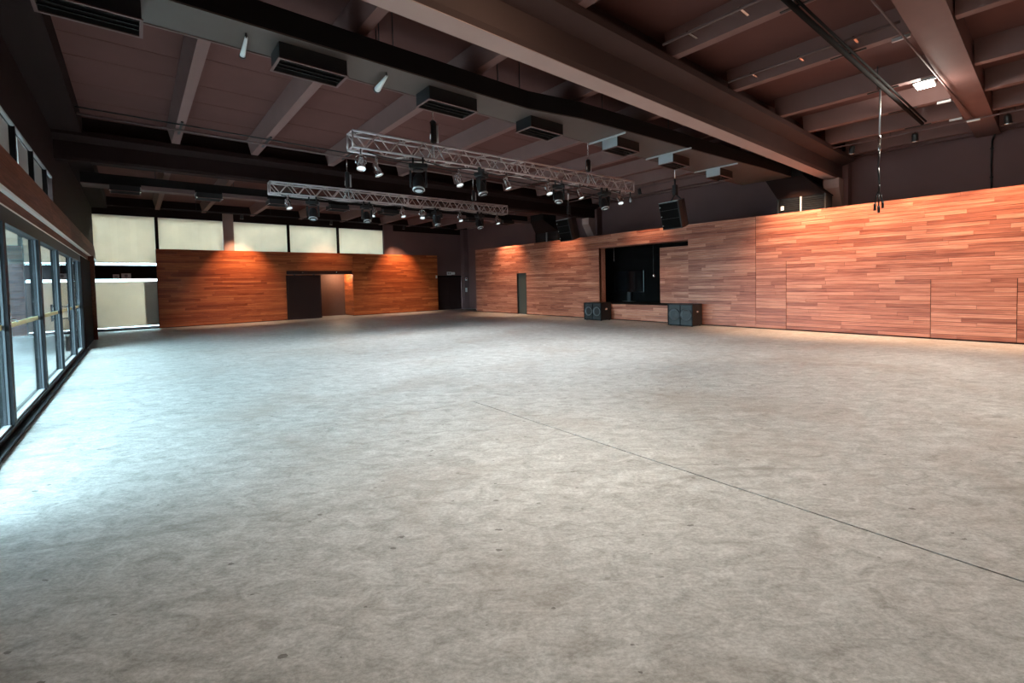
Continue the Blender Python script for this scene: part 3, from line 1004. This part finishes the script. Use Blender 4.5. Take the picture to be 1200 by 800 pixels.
SPOTS = [((14.018, .70, 4.87), (14.8, .5, 2.35), 'track spotlight beside the white junction box on the near track', .85),
         ((14.018, 2.15, 4.87), (14.8, 2.2, 2.35), 'track spotlight between the dangling cable and the floodlight', .8),
         ((14.018, 3.35, 4.87), (14.8, 3.9, 2.35), 'track spotlight closest to the deep beam end on the near track', .9),
         ((14.018, -1.6, 4.87), (14.8, -1.6, 2.35), 'track spotlight past the white junction box, near wall side', .8),
         ((14.018, 4.72, 4.87), (14.8, 4.9, 2.35), 'track spotlight over the louvred unit beside the beam', 1.0),
         ((14.018, 9.6, 4.87), (14.8, 9.8, 3.0), 'track spotlight above the stage opening', .22),
         ((14.018, 13.9, 4.87), (14.8, 14.0, 2.35), 'track spotlight behind the far hanging speaker', .35),
         ((14.018, 17.9, 4.87), (14.8, 17.9, 2.35), 'track spotlight above the grey-green stage door', 1.0),
         ((3.75, 23.018, 4.87), (3.75, 24.0, 1.5), 'track spotlight in front of the brown back pilaster', .95),
         ((7.6, 23.018, 4.87), (7.6, 24.0, 2.6), 'track spotlight above the sliding door', .18),
         ((11.5, 23.018, 4.87), (11.5, 24.0, 1.5), 'track spotlight in front of the dark back pilaster', .95)]
for loc, aim, lab, k in SPOTS:
    track_spot(loc, aim, lab, TRACK_W * k, spread=76 if loc[1] > 22 else 84)


# ---- ceiling floodlights: the visible one, plus added fill out of view
def flood(x, y, label, k=1.0):
    r = root('floodlight', (x, y, ZR), label, 'floodlight')
    box('bracket', BLACK, r, x - .03, x + .03, y - .03, y + .03, 4.97, ZC)
    v = MB().prism([(x - .16, 5.03), (x + .16, 5.03), (x + .2, 4.955), (x - .2, 4.955)], 'y', y - .14, y + .14)
    v.build('housing', BLACK, r)
    box('lamp_face', LITW, r, x - .18, x + .18, y - .12, y + .12, 4.945, 4.955)
    for kind, en, zz in (('SPOT', FLOOD_W * (2.8 if k == 1.0 else k), 4.93), ('POINT', 38 if k == 1.0 else 3, 4.80)):
        ld = bpy.data.lights.new('flood_lamp', kind)
        ld.energy = en
        ld.color = FLOODC
        ld.shadow_soft_size = .10
        if kind == 'SPOT':
            ld.spot_size = math.radians(138 if k == 1.0 else 104 if x < 4 else 126)
            ld.spot_blend = .8 if k == 1.0 else 1.0
        lo = bpy.data.objects.new('flood_lamp', ld)
        COL.objects.link(lo)
        lo.parent = r
        lo.location = (0, 0, zz - ZR)


flood(10.97, 1.56, 'bright lit floodlight under the ceiling by the flush beam')
flood(2.95, 2.80, 'added unseen fill floodlight over the near part of the hall floor', 3.3)  # added out of view to brighten the near floor
flood(7.6, -1.1, 'added unseen fill floodlight between the near wall and the flush beam', 2.4)  # unseen extra lamp, fills the right part of the floor

# vestibule lamp
vl = root('ceiling_lamp', (8.45, 24.62, 2.36), 'small ceiling lamp inside the doorway vestibule', 'lamp')
MB().lathe([(.001, 0), (.09, 0), (.09, -.04), (.001, -.04)], (8.45, 24.62, 2.36), (0, 0, 1), 14).build('body', WHITE, vl)
MB().lathe([(.001, -.041), (.08, -.041)], (8.45, 24.62, 2.36), (0, 0, 1), 14).build('lens', LITS, vl)
ld = bpy.data.lights.new('vestibule_lamp', 'POINT')
ld.energy = 45
ld.color = (1, .72, .48)
ld.shadow_soft_size = .06
lo = bpy.data.objects.new('vestibule_lamp', ld)
COL.objects.link(lo)
lo.parent = vl
lo.location = (0, 0, -.12)


# ---- lighting trusses
BRACE = None


def truss(p0, p1, label, z0=4.0, h=.28, w=.28, nb=34):
    p0, p1 = Vector((*p0, 0)), Vector((*p1, 0))
    L = (p1 - p0).length
    a = math.atan2(p1.y - p0.y, p1.x - p0.x)
    r = root('lighting_truss', ((p0.x + p1.x) / 2, (p0.y + p1.y) / 2, z0), label, 'truss', None, a)
    hl = L / 2
    for y in (0, w):
        for z in (0, h):
            MB().tube((-hl, y, z), (hl, y, z), .022, 8).build('chord', ALU, r, local=True)
    step = L / nb
    di = {}
    for face in ('near', 'far', 'top', 'bottom'):
        for up in (0, 1):
            if face in ('near', 'far'):
                m = MB().tube((0, 0, 0 if up else h), (step, 0, h if up else 0), .011, 6)
            else:
                m = MB().tube((0, 0 if up else w, 0), (step, w if up else 0, 0), .011, 6)
            di[face, up] = m
    for face, y, z in (('near', 0, 0), ('far', w, 0), ('top', 0, h), ('bottom', 0, 0)):
        src = {}
        for k in range(nb):
            if face in ('top', 'bottom') and k % 2:
                continue
            u = k % 2 if face in ('near', 'far') else (k // 2) % 2
            if u not in src:
                o = di[face, u].build('brace', ALU, r, local=True)
                src[u] = o
            else:
                o = src[u].copy()
                COL.objects.link(o)
            o.location = (-hl + k * step, y, z)
    for x in (-hl, hl, -hl + L * .5):
        fr = MB().tube((x, 0, 0), (x, 0, h), .016).tube((x, w, 0), (x, w, h), .016).tube((x, 0, 0), (x, w, 0), .016).tube((x, 0, h), (x, w, h), .016)
        fr.build('end_frame', ALU, r, local=True)
    return r


T1A, T1B = (2.99, 7.80), (10.60, 7.44)
T2A, T2B = (2.72, 12.72), (10.15, 12.36)
truss(T1A, T1B, 'front aluminium lighting truss hung nearer the long duct')
truss(T2A, T2B, 'rear aluminium lighting truss hung before the dark rear beam')


def tpos(T, x, near=True):
    A, B = T
    t = (x - A[0]) / (B[0] - A[0])
    return A[1] + (B[1] - A[1]) * t + (0 if near else .28)


T1, T2 = (T1A, T1B), (T2A, T2B)


# hoists
def hoist(T, x, label, ztop):
    y = tpos(T, x) + .14
    r = root('chain_hoist', (x, y, 4.28), label, 'hoist')
    MB().tube((x, y, 4.36), (x, y, 4.30), .022).build('hook', CHROME, r)
    MB().path([(x - .14, y - .14, 4.02), (x - .05, y - .05, 4.30), (x, y, 4.33), (x + .05, y - .05, 4.30), (x + .14, y - .14, 4.02)], .012).build('sling', GALV, r)
    MB().path([(x - .1, y + .14, 4.02), (x, y, 4.33), (x + .1, y + .14, 4.02)], .012).build('sling', GALV, r)
    MB().lathe([(.001, 0), (.05, 0), (.062, .03), (.062, ztop - 4.40), (.045, ztop - 4.37), (.001, ztop - 4.37)], (x, y, 4.36), (0, 0, 1), 12).build('motor', BLACK, r)
    MB().tube((x + .085, y, 4.38), (x + .085, y, ztop - .08), .028).build('chain_bag', GALV, r)
    MB().tube((x - .075, y - .02, 4.40), (x - .075, y - .02, ztop - .05), .012).build('rail', CHROME, r)
    mb = MB()
    z = ztop - .02
    k = 0
    while z < ZR + .05:
        dx, dy = ((.012, 0), (0, .012))[k % 2]
        mb.path([(x - dx, y - dy, z), (x - dx, y - dy, z + .04), (x + dx, y + dy, z + .04), (x + dx, y + dy, z), (x - dx, y - dy, z)], .004, 4)
        z += .034
        k += 1
    mb.build('chain', CHROME, r)
    MB().tube((x, y, ZR - .02), (x, y, ZC), .012).build('ceiling_hook', CHROME, r)
    return r


hoist(T1, 4.62, 'black chain hoist near the glass side end of the front truss', 4.80)
hoist(T1, 8.97, 'black chain hoist near the stage end of the front truss', 4.68)
hoist(T2, 4.70, 'black chain hoist near the glass side end of the rear truss', 4.80)
hoist(T2, 8.85, 'black chain hoist near the stage end of the rear truss', 4.72)


# moving heads (built in local space, hung from the clamp at the origin)
def moving_head_proto():
    r = root('moving_head', (0, 0, 0), 'x', 'stage light')
    m = MB()
    for x in (-.08, .08):
        m.box(x - .015, x + .015, -.03, .03, -.06, .05)
    m.build('clamp', BLACK, r, local=True)
    MB().box(-.15, .15, -.10, .10, -.14, -.06).build('base', BLACK, r, local=True, bevel=.015)
    MB().tube((0, 0, -.17), (0, 0, -.14), .09, 14).build('pan_ring', BLACK, r, local=True)
    for s in (-1, 1):
        x = s * .125
        MB().prism([(-.055, -.17), (.055, -.17), (.045, -.40), (0, -.44), (-.045, -.40)], 'x', x - .018, x + .018).build('yoke_arm', BLACK, r, local=True, bevel=.008)
    d = Vector((0, -.30, -.95)).normalized()
    hd = MB().lathe([(.001, -.15), (.06, -.15), (.085, -.11), (.095, 0), (.09, .11), (.075, .15), (.07, .15), (.062, .135)], (0, 0, -.37), d, 18).build('head', BLACK, r, local=True)
    MB().lathe([(.001, .142), (.03, .140), (.066, .132)], (0, 0, -.37), d, 18).build('lens', LENS, hd, local=True)
    MB().lathe([(.092, .095), (.1, .105), (.1, .12), (.088, .125)], (0, 0, -.37), d, 18).build('bezel', GALV, hd, local=True)
    return r


def par_proto():
    r = root('par_can', (0, 0, 0), 'x', 'stage light')
    MB().box(-.012, .012, -.025, .025, -.05, .05).build('clamp', CHROME, r, local=True)
    MB().path([(-.085, 0, -.20), (-.085, 0, -.09), (-.03, 0, -.05), (.03, 0, -.05), (.085, 0, -.09), (.085, 0, -.20)], .009).build('yoke', CHROME, r, local=True)
    d = Vector((0, -.42, -.90)).normalized()
    b = MB().lathe([(.001, -.13), (.035, -.13), (.05, -.10), (.06, -.02), (.072, 0), (.072, .10), (.078, .105), (.078, .115), (.068, .115), (.066, .09)], (0, 0, -.20), d, 16).build('can', CHROME, r, local=True)
    MB().lathe([(.001, .10), (.04, .098), (.067, .092)], (0, 0, -.20), d, 16).build('lens', LITP, b, local=True)
    return r


MH = moving_head_proto()
PC = par_proto()
used = {'mh': 0, 'pc': 0}


def place(kind, T, x, rz, label, near=True, dz=0.0, s=1.0):
    src = MH if kind == 'mh' else PC
    o = src if not used[kind] else copy_tree(src)
    used[kind] = 1
    o.location = (x, tpos(T, x, near), 3.93 + dz)
    o.rotation_euler = (0, 0, rz)
    o.scale = (s, s, s)
    o['label'] = label
    return o


place('mh', T1, 4.20, -.5, 'large black moving head on front truss closest to the glass side', s=1.15)
place('mh', T1, 5.62, .5, 'second moving head on front truss counted from the glass side', s=1.0)
place('mh', T1, 7.80, -.9, 'third moving head on front truss counted from the glass side', s=.95)
place('mh', T1, 9.40, -.3, 'moving head closest to the stage end of front truss', s=1.0)
place('mh', T2, 3.72, -.4, 'moving head on rear truss closest to the glass side', s=1.1)
place('mh', T2, 5.16, .0, 'second moving head on rear truss counted from the glass side', s=1.05)
place('mh', T2, 7.38, .4, 'third moving head on rear truss counted from the glass side', s=1.0)
place('mh', T2, 8.98, .1, 'moving head closest to the stage end of rear truss', s=1.0)
pcs = [(T1, 3.12, -.35, 'lit chrome par can at the glass-side tip of front truss', True),
       (T1, 3.52, .9, 'second par can with added light on front truss counted from the glass side', False),
       (T1, 5.25, .2, 'par can with added light just before the second moving head on front truss', False),
       (T1, 6.27, .6, 'par can with added light between the second and third moving heads, front truss', True),
       (T1, 7.48, -.2, 'par can with added light right beside the third moving head on front truss', True),
       (T1, 8.50, .4, 'par can with added light between third and last moving heads on front truss', True),
       (T1, 10.02, -.5, 'par can with added light past the last moving head, front truss stage end', True),
       (T2, 3.12, .5, 'small chrome par can at the glass-side tip of rear truss', True),
       (T2, 5.46, -.8, 'par can beside the second moving head on rear truss', False),
       (T2, 6.24, .3, 'par can left alone in the middle of rear truss', True),
       (T2, 6.88, -.3, 'par can just before the third moving head on rear truss', True),
       (T2, 8.22, .2, 'par can between the last two moving heads on rear truss', True),
       (T2, 9.70, .2, 'par can at the stage-side tip of rear truss', True)]
for T, x, rz, lab, nr in pcs:
    o = place('pc', T, x, rz, lab, nr)
    ld = bpy.data.lights.new('par_fill_lamp', 'SPOT')  # fill light added in every par can to brighten the floor
    ld.energy = PAR_W
    ld.color = PARC
    ld.spot_size = math.radians(125)
    ld.spot_blend = 1.0
    ld.shadow_soft_size = .06
    lo = bpy.data.objects.new('par_fill_lamp', ld)
    COL.objects.link(lo)
    lo.parent = o
    lo.location = (0, -.055, -.325)
    lo.rotation_euler = (math.radians(-12), 0, 0)
# bare pipe clamp lamp cage at the end of the front truss
lc = root('work_light_cage', (10.45, 7.45, 3.98), 'small black wire-caged lamp at the front truss stage tip', 'lamp')
m = MB()
for k in range(6):
    t = k * math.pi / 3
    x, y = 10.45 + .05 * math.cos(t), 7.45 + .05 * math.sin(t)
    m.path([(10.45, 7.45, 3.88), (x, y, 3.84), (x, y, 3.70), (10.45, 7.45, 3.67)], .004, 4)
m.build('cage', BLACK, lc)
MB().tube((10.45, 7.45, 3.98), (10.45, 7.45, 3.86), .018).build('stem', BLACK, lc)
MB().lathe([(.001, 0), (.03, .02), (.035, .07), (.02, .12), (.001, .13)], (10.45, 7.45, 3.70), (0, 0, 1), 10).build('bulb', LENS, lc)
# truss cables
for T, xs, lab in ((T1, (3.3, 10.2), 'loose black cable lying along the front truss'), (T2, (3.0, 9.6), 'loose black cable lying along the rear truss')):
    pts = []
    n = 26
    for k in range(n + 1):
        x = xs[0] + (xs[1] - xs[0]) * k / n
        pts.append((x, tpos(T, x) + .14 + .03 * math.sin(k * 1.3), 3.985 - .05 * abs(math.sin(k * .75))))
    tag(MB().path(pts, .012).build('power_cable', BLACK, None), lab, 'cable')


# ---- hanging loudspeakers
def hung_speaker(x, y, rz, label, ztop):
    r = root('hanging_speaker', (x, y, 3.10), label, 'loudspeaker', None, rz)
    # local: front faces -y ; side outline tapers to the rear, cabinet tilted down
    tilt = Matrix.Rotation(math.radians(15), 4, 'X')
    c = Vector((0, 0, .42))

    def T(m):
        m.v = [tuple(tilt @ (Vector(p) - c) + c) for p in m.v]
        return m
    wf, wb, zz0, zz1 = .34, .20, .02, .82
    d0, d1 = -.24, .28
    poly = [(-wf, d0), (wf, d0), (wf, d0 + .16), (wb, d1), (-wb, d1), (-wf, d0 + .16)]
    T(MB().prism(poly, 'z', zz0, zz1)).build('cabinet', BLACK, r, local=True, bevel=.012)
    T(MB().box(-wf + .03, wf - .03, d0 - .016, d0, zz0 + .03, zz1 - .03)).build('grille', BLACKM, r, local=True, bevel=.006)
    for z in (.33, .58):
        T(MB().box(-wf + .03, wf - .03, d0 - .022, d0 - .014, z, z + .014)).build('grille_bar', BLACK, r, local=True)
    for sx in (-1,):
        for z in (.15, .42, .70):
            T(MB().lathe([(.001, 0), (.016, 0), (.016, .01), (.001, .01)], (sx * (wf - .05), d0 - .017, z), (0, -1, 0), 8)).build('badge', WHITE, r, local=True)
    T(MB().box(-.33, .33, d0, d0 + .03, zz1 - .002, zz1 + .012)).build('top_edge', GALV, r, local=True)
    MB().path([(-.18, .05, .84), (0, .02, 1.02), (.18, .05, .84)], .018).build('yoke', BLACK, r, local=True)
    MB().box(-.06, .06, -.05, .07, .98, 1.28).build('bracket', BLACK, r, local=True, bevel=.01)
    MB().tube((0, 0, 1.26), (0, 0, 1.45), .03).build('swivel', BLACK, r, local=True)
    MB().tube((0, 0, 1.44), (0, 0, ztop - 3.10), .016).build('rod', CHROME, r, local=True)
    return r


hung_speaker(12.45, 7.30, math.radians(-96), 'black loudspeaker hung in front of the stage opening', ZC)
hung_speaker(12.45, 11.60, math.radians(-96), 'black loudspeaker hung past the rear truss end, over the far stage side', ZC)


# ---- subwoofers on the floor
def sub(x0, x1, y0, y1, hgt, label):
    r = root('subwoofer', ((x0 + x1) / 2, (y0 + y1) / 2, 0), label, 'subwoofer')
    box('cabinet', BLACK, r, x0 + .03, x1, y0, y1, .02, hgt, bevel=.012)
    for b in ((y0, y1, hgt - .03, hgt), (y0, y1, .02, .05), (y0, y0 + .03, .05, hgt - .03), (y1 - .03, y1, .05, hgt - .03), ((y0 + y1) / 2 - .015, (y0 + y1) / 2 + .015, .05, hgt - .03)):
        box('frame_bar', FRAMEM, r, x0, x0 + .03, *b)
    for k in (0, 1):
        yc = y0 + (y1 - y0) * (.26 + .48 * k)
        zc = hgt * .52
        R = min((y1 - y0) * .21, .24)
        dr = MB().lathe([(R * 1.1, .028), (R * 1.1, .012), (R, .008), (R * .95, .016), (R * .4, .055), (.001, .06)], (x0, yc, zc), (1, 0, 0), 24).build('driver', CONE, r)
        MB().lathe([(R * .35, .046), (R * .3, .034), (R * .15, .028), (.001, .026)], (x0, yc, zc), (1, 0, 0), 16).build('dust_cap', BLACK, dr)
        MB().lathe([(R * 1.12, .03), (R * 1.13, .006), (R * 1.06, .004), (R * 1.04, .012)], (x0, yc, zc), (1, 0, 0), 24).build('ring', GALV if False else FRAMEM, dr)
    box('handle', CHROME, r, (x0 + x1) / 2 - .06, (x0 + x1) / 2 + .06, y0 - .012, y0, hgt * .62, hgt * .68)
    for yy in (y0 + .06, y1 - .06):
        for xx in (x0 + .09, x1 - .06):
            MB().tube((xx, yy, 0), (xx, yy, .02), .03).build('foot', BLACKM, r)
    return r


sub(14.06, 14.72, 7.66, 8.56, .74, 'black double subwoofer on the floor under the hung stage speaker')
sub(14.06, 14.72, 11.47, 12.34, .71, 'black double subwoofer on the floor nearer the grey-green door')

# ---- dangling cable with plugs
dc = root('dangling_cable', (10.33, 2.06, 2.75), 'pale cable dangling from the conduit with black plugs', 'cable')
MB().tube((10.33, 2.06, 4.88), (10.31, 2.06, 4.0), .013).build('conduit_tube', GALV, dc)
MB().path([(10.33, 2.06, 4.86), (10.33, 2.10, 4.90), (10.33, 2.10, ZC)], .008).build('hanger', BLACK, dc)
MB().lathe([(.001, 0), (.02, 0), (.026, .03), (.026, .22), (.016, .26), (.001, .26)], (10.31, 2.06, 3.80), (0, 0, 1), 10).build('coupler', CHROME, dc)
MB().path([(10.31, 2.06, 3.80), (10.30, 2.07, 3.5), (10.29, 2.05, 3.2), (10.29, 2.06, 3.05)], .015).build('black_cord', BLACK, dc)
for k, (dx, z0) in enumerate(((-.045, 2.74), (.0, 2.70), (.045, 2.78))):
    MB().path([(10.29, 2.06, 3.10), (10.29 + dx * .8, 2.06 - dx * .5, 3.02), (10.29 + dx, 2.06 - dx, z0 + .1)], .010).build('lead', BLACK, dc)
    MB().tube((10.29 + dx, 2.06 - dx, z0 + .12), (10.29 + dx * 1.2, 2.06 - dx, z0), .02).build('plug', BLACK, dc)

# ---- cable down the right wall
wc = root('wall_cable', (16.28, 1.06, 3.46), 'black cable dropping down the dark right wall', 'cable')
MB().path([(16.27, .95, 4.99), (16.16, 1.0, 4.97), (16.27, 1.06, 4.80), (16.275, 1.07, 4.2), (16.275, 1.06, 3.45)], .02).build('cord', BLACK, wc)
for z in (4.6, 3.9):
    box('clip', BLACK, wc, 16.26, 16.30, 1.03, 1.10, z, z + .03)

# ---- small white lamps under the long duct
for (x, y, r1, lab) in ((1.09, 5.95, .03, 'white tube lamp hanging between the first two diffuser boxes'), (2.76, 5.90, .045, 'white cone lamp hanging before the third diffuser box')):
    r = root('tube_lamp', (x, y + .2, 4.36), lab, 'lamp')
    MB().tube((x, y, 4.50), (x, y, 4.44), .012).build('stem', BLACK, r)
    MB().tube((x, y - .01, 4.45), (x + .02, y + .36, 4.40), .016, 10, r1).build('reflector', WHITE, r)
    MB().tube((x + .02, y + .36, 4.40), (x + .022, y + .385, 4.396), r1 + .006, 10).build('end_cap', BLACK, r)
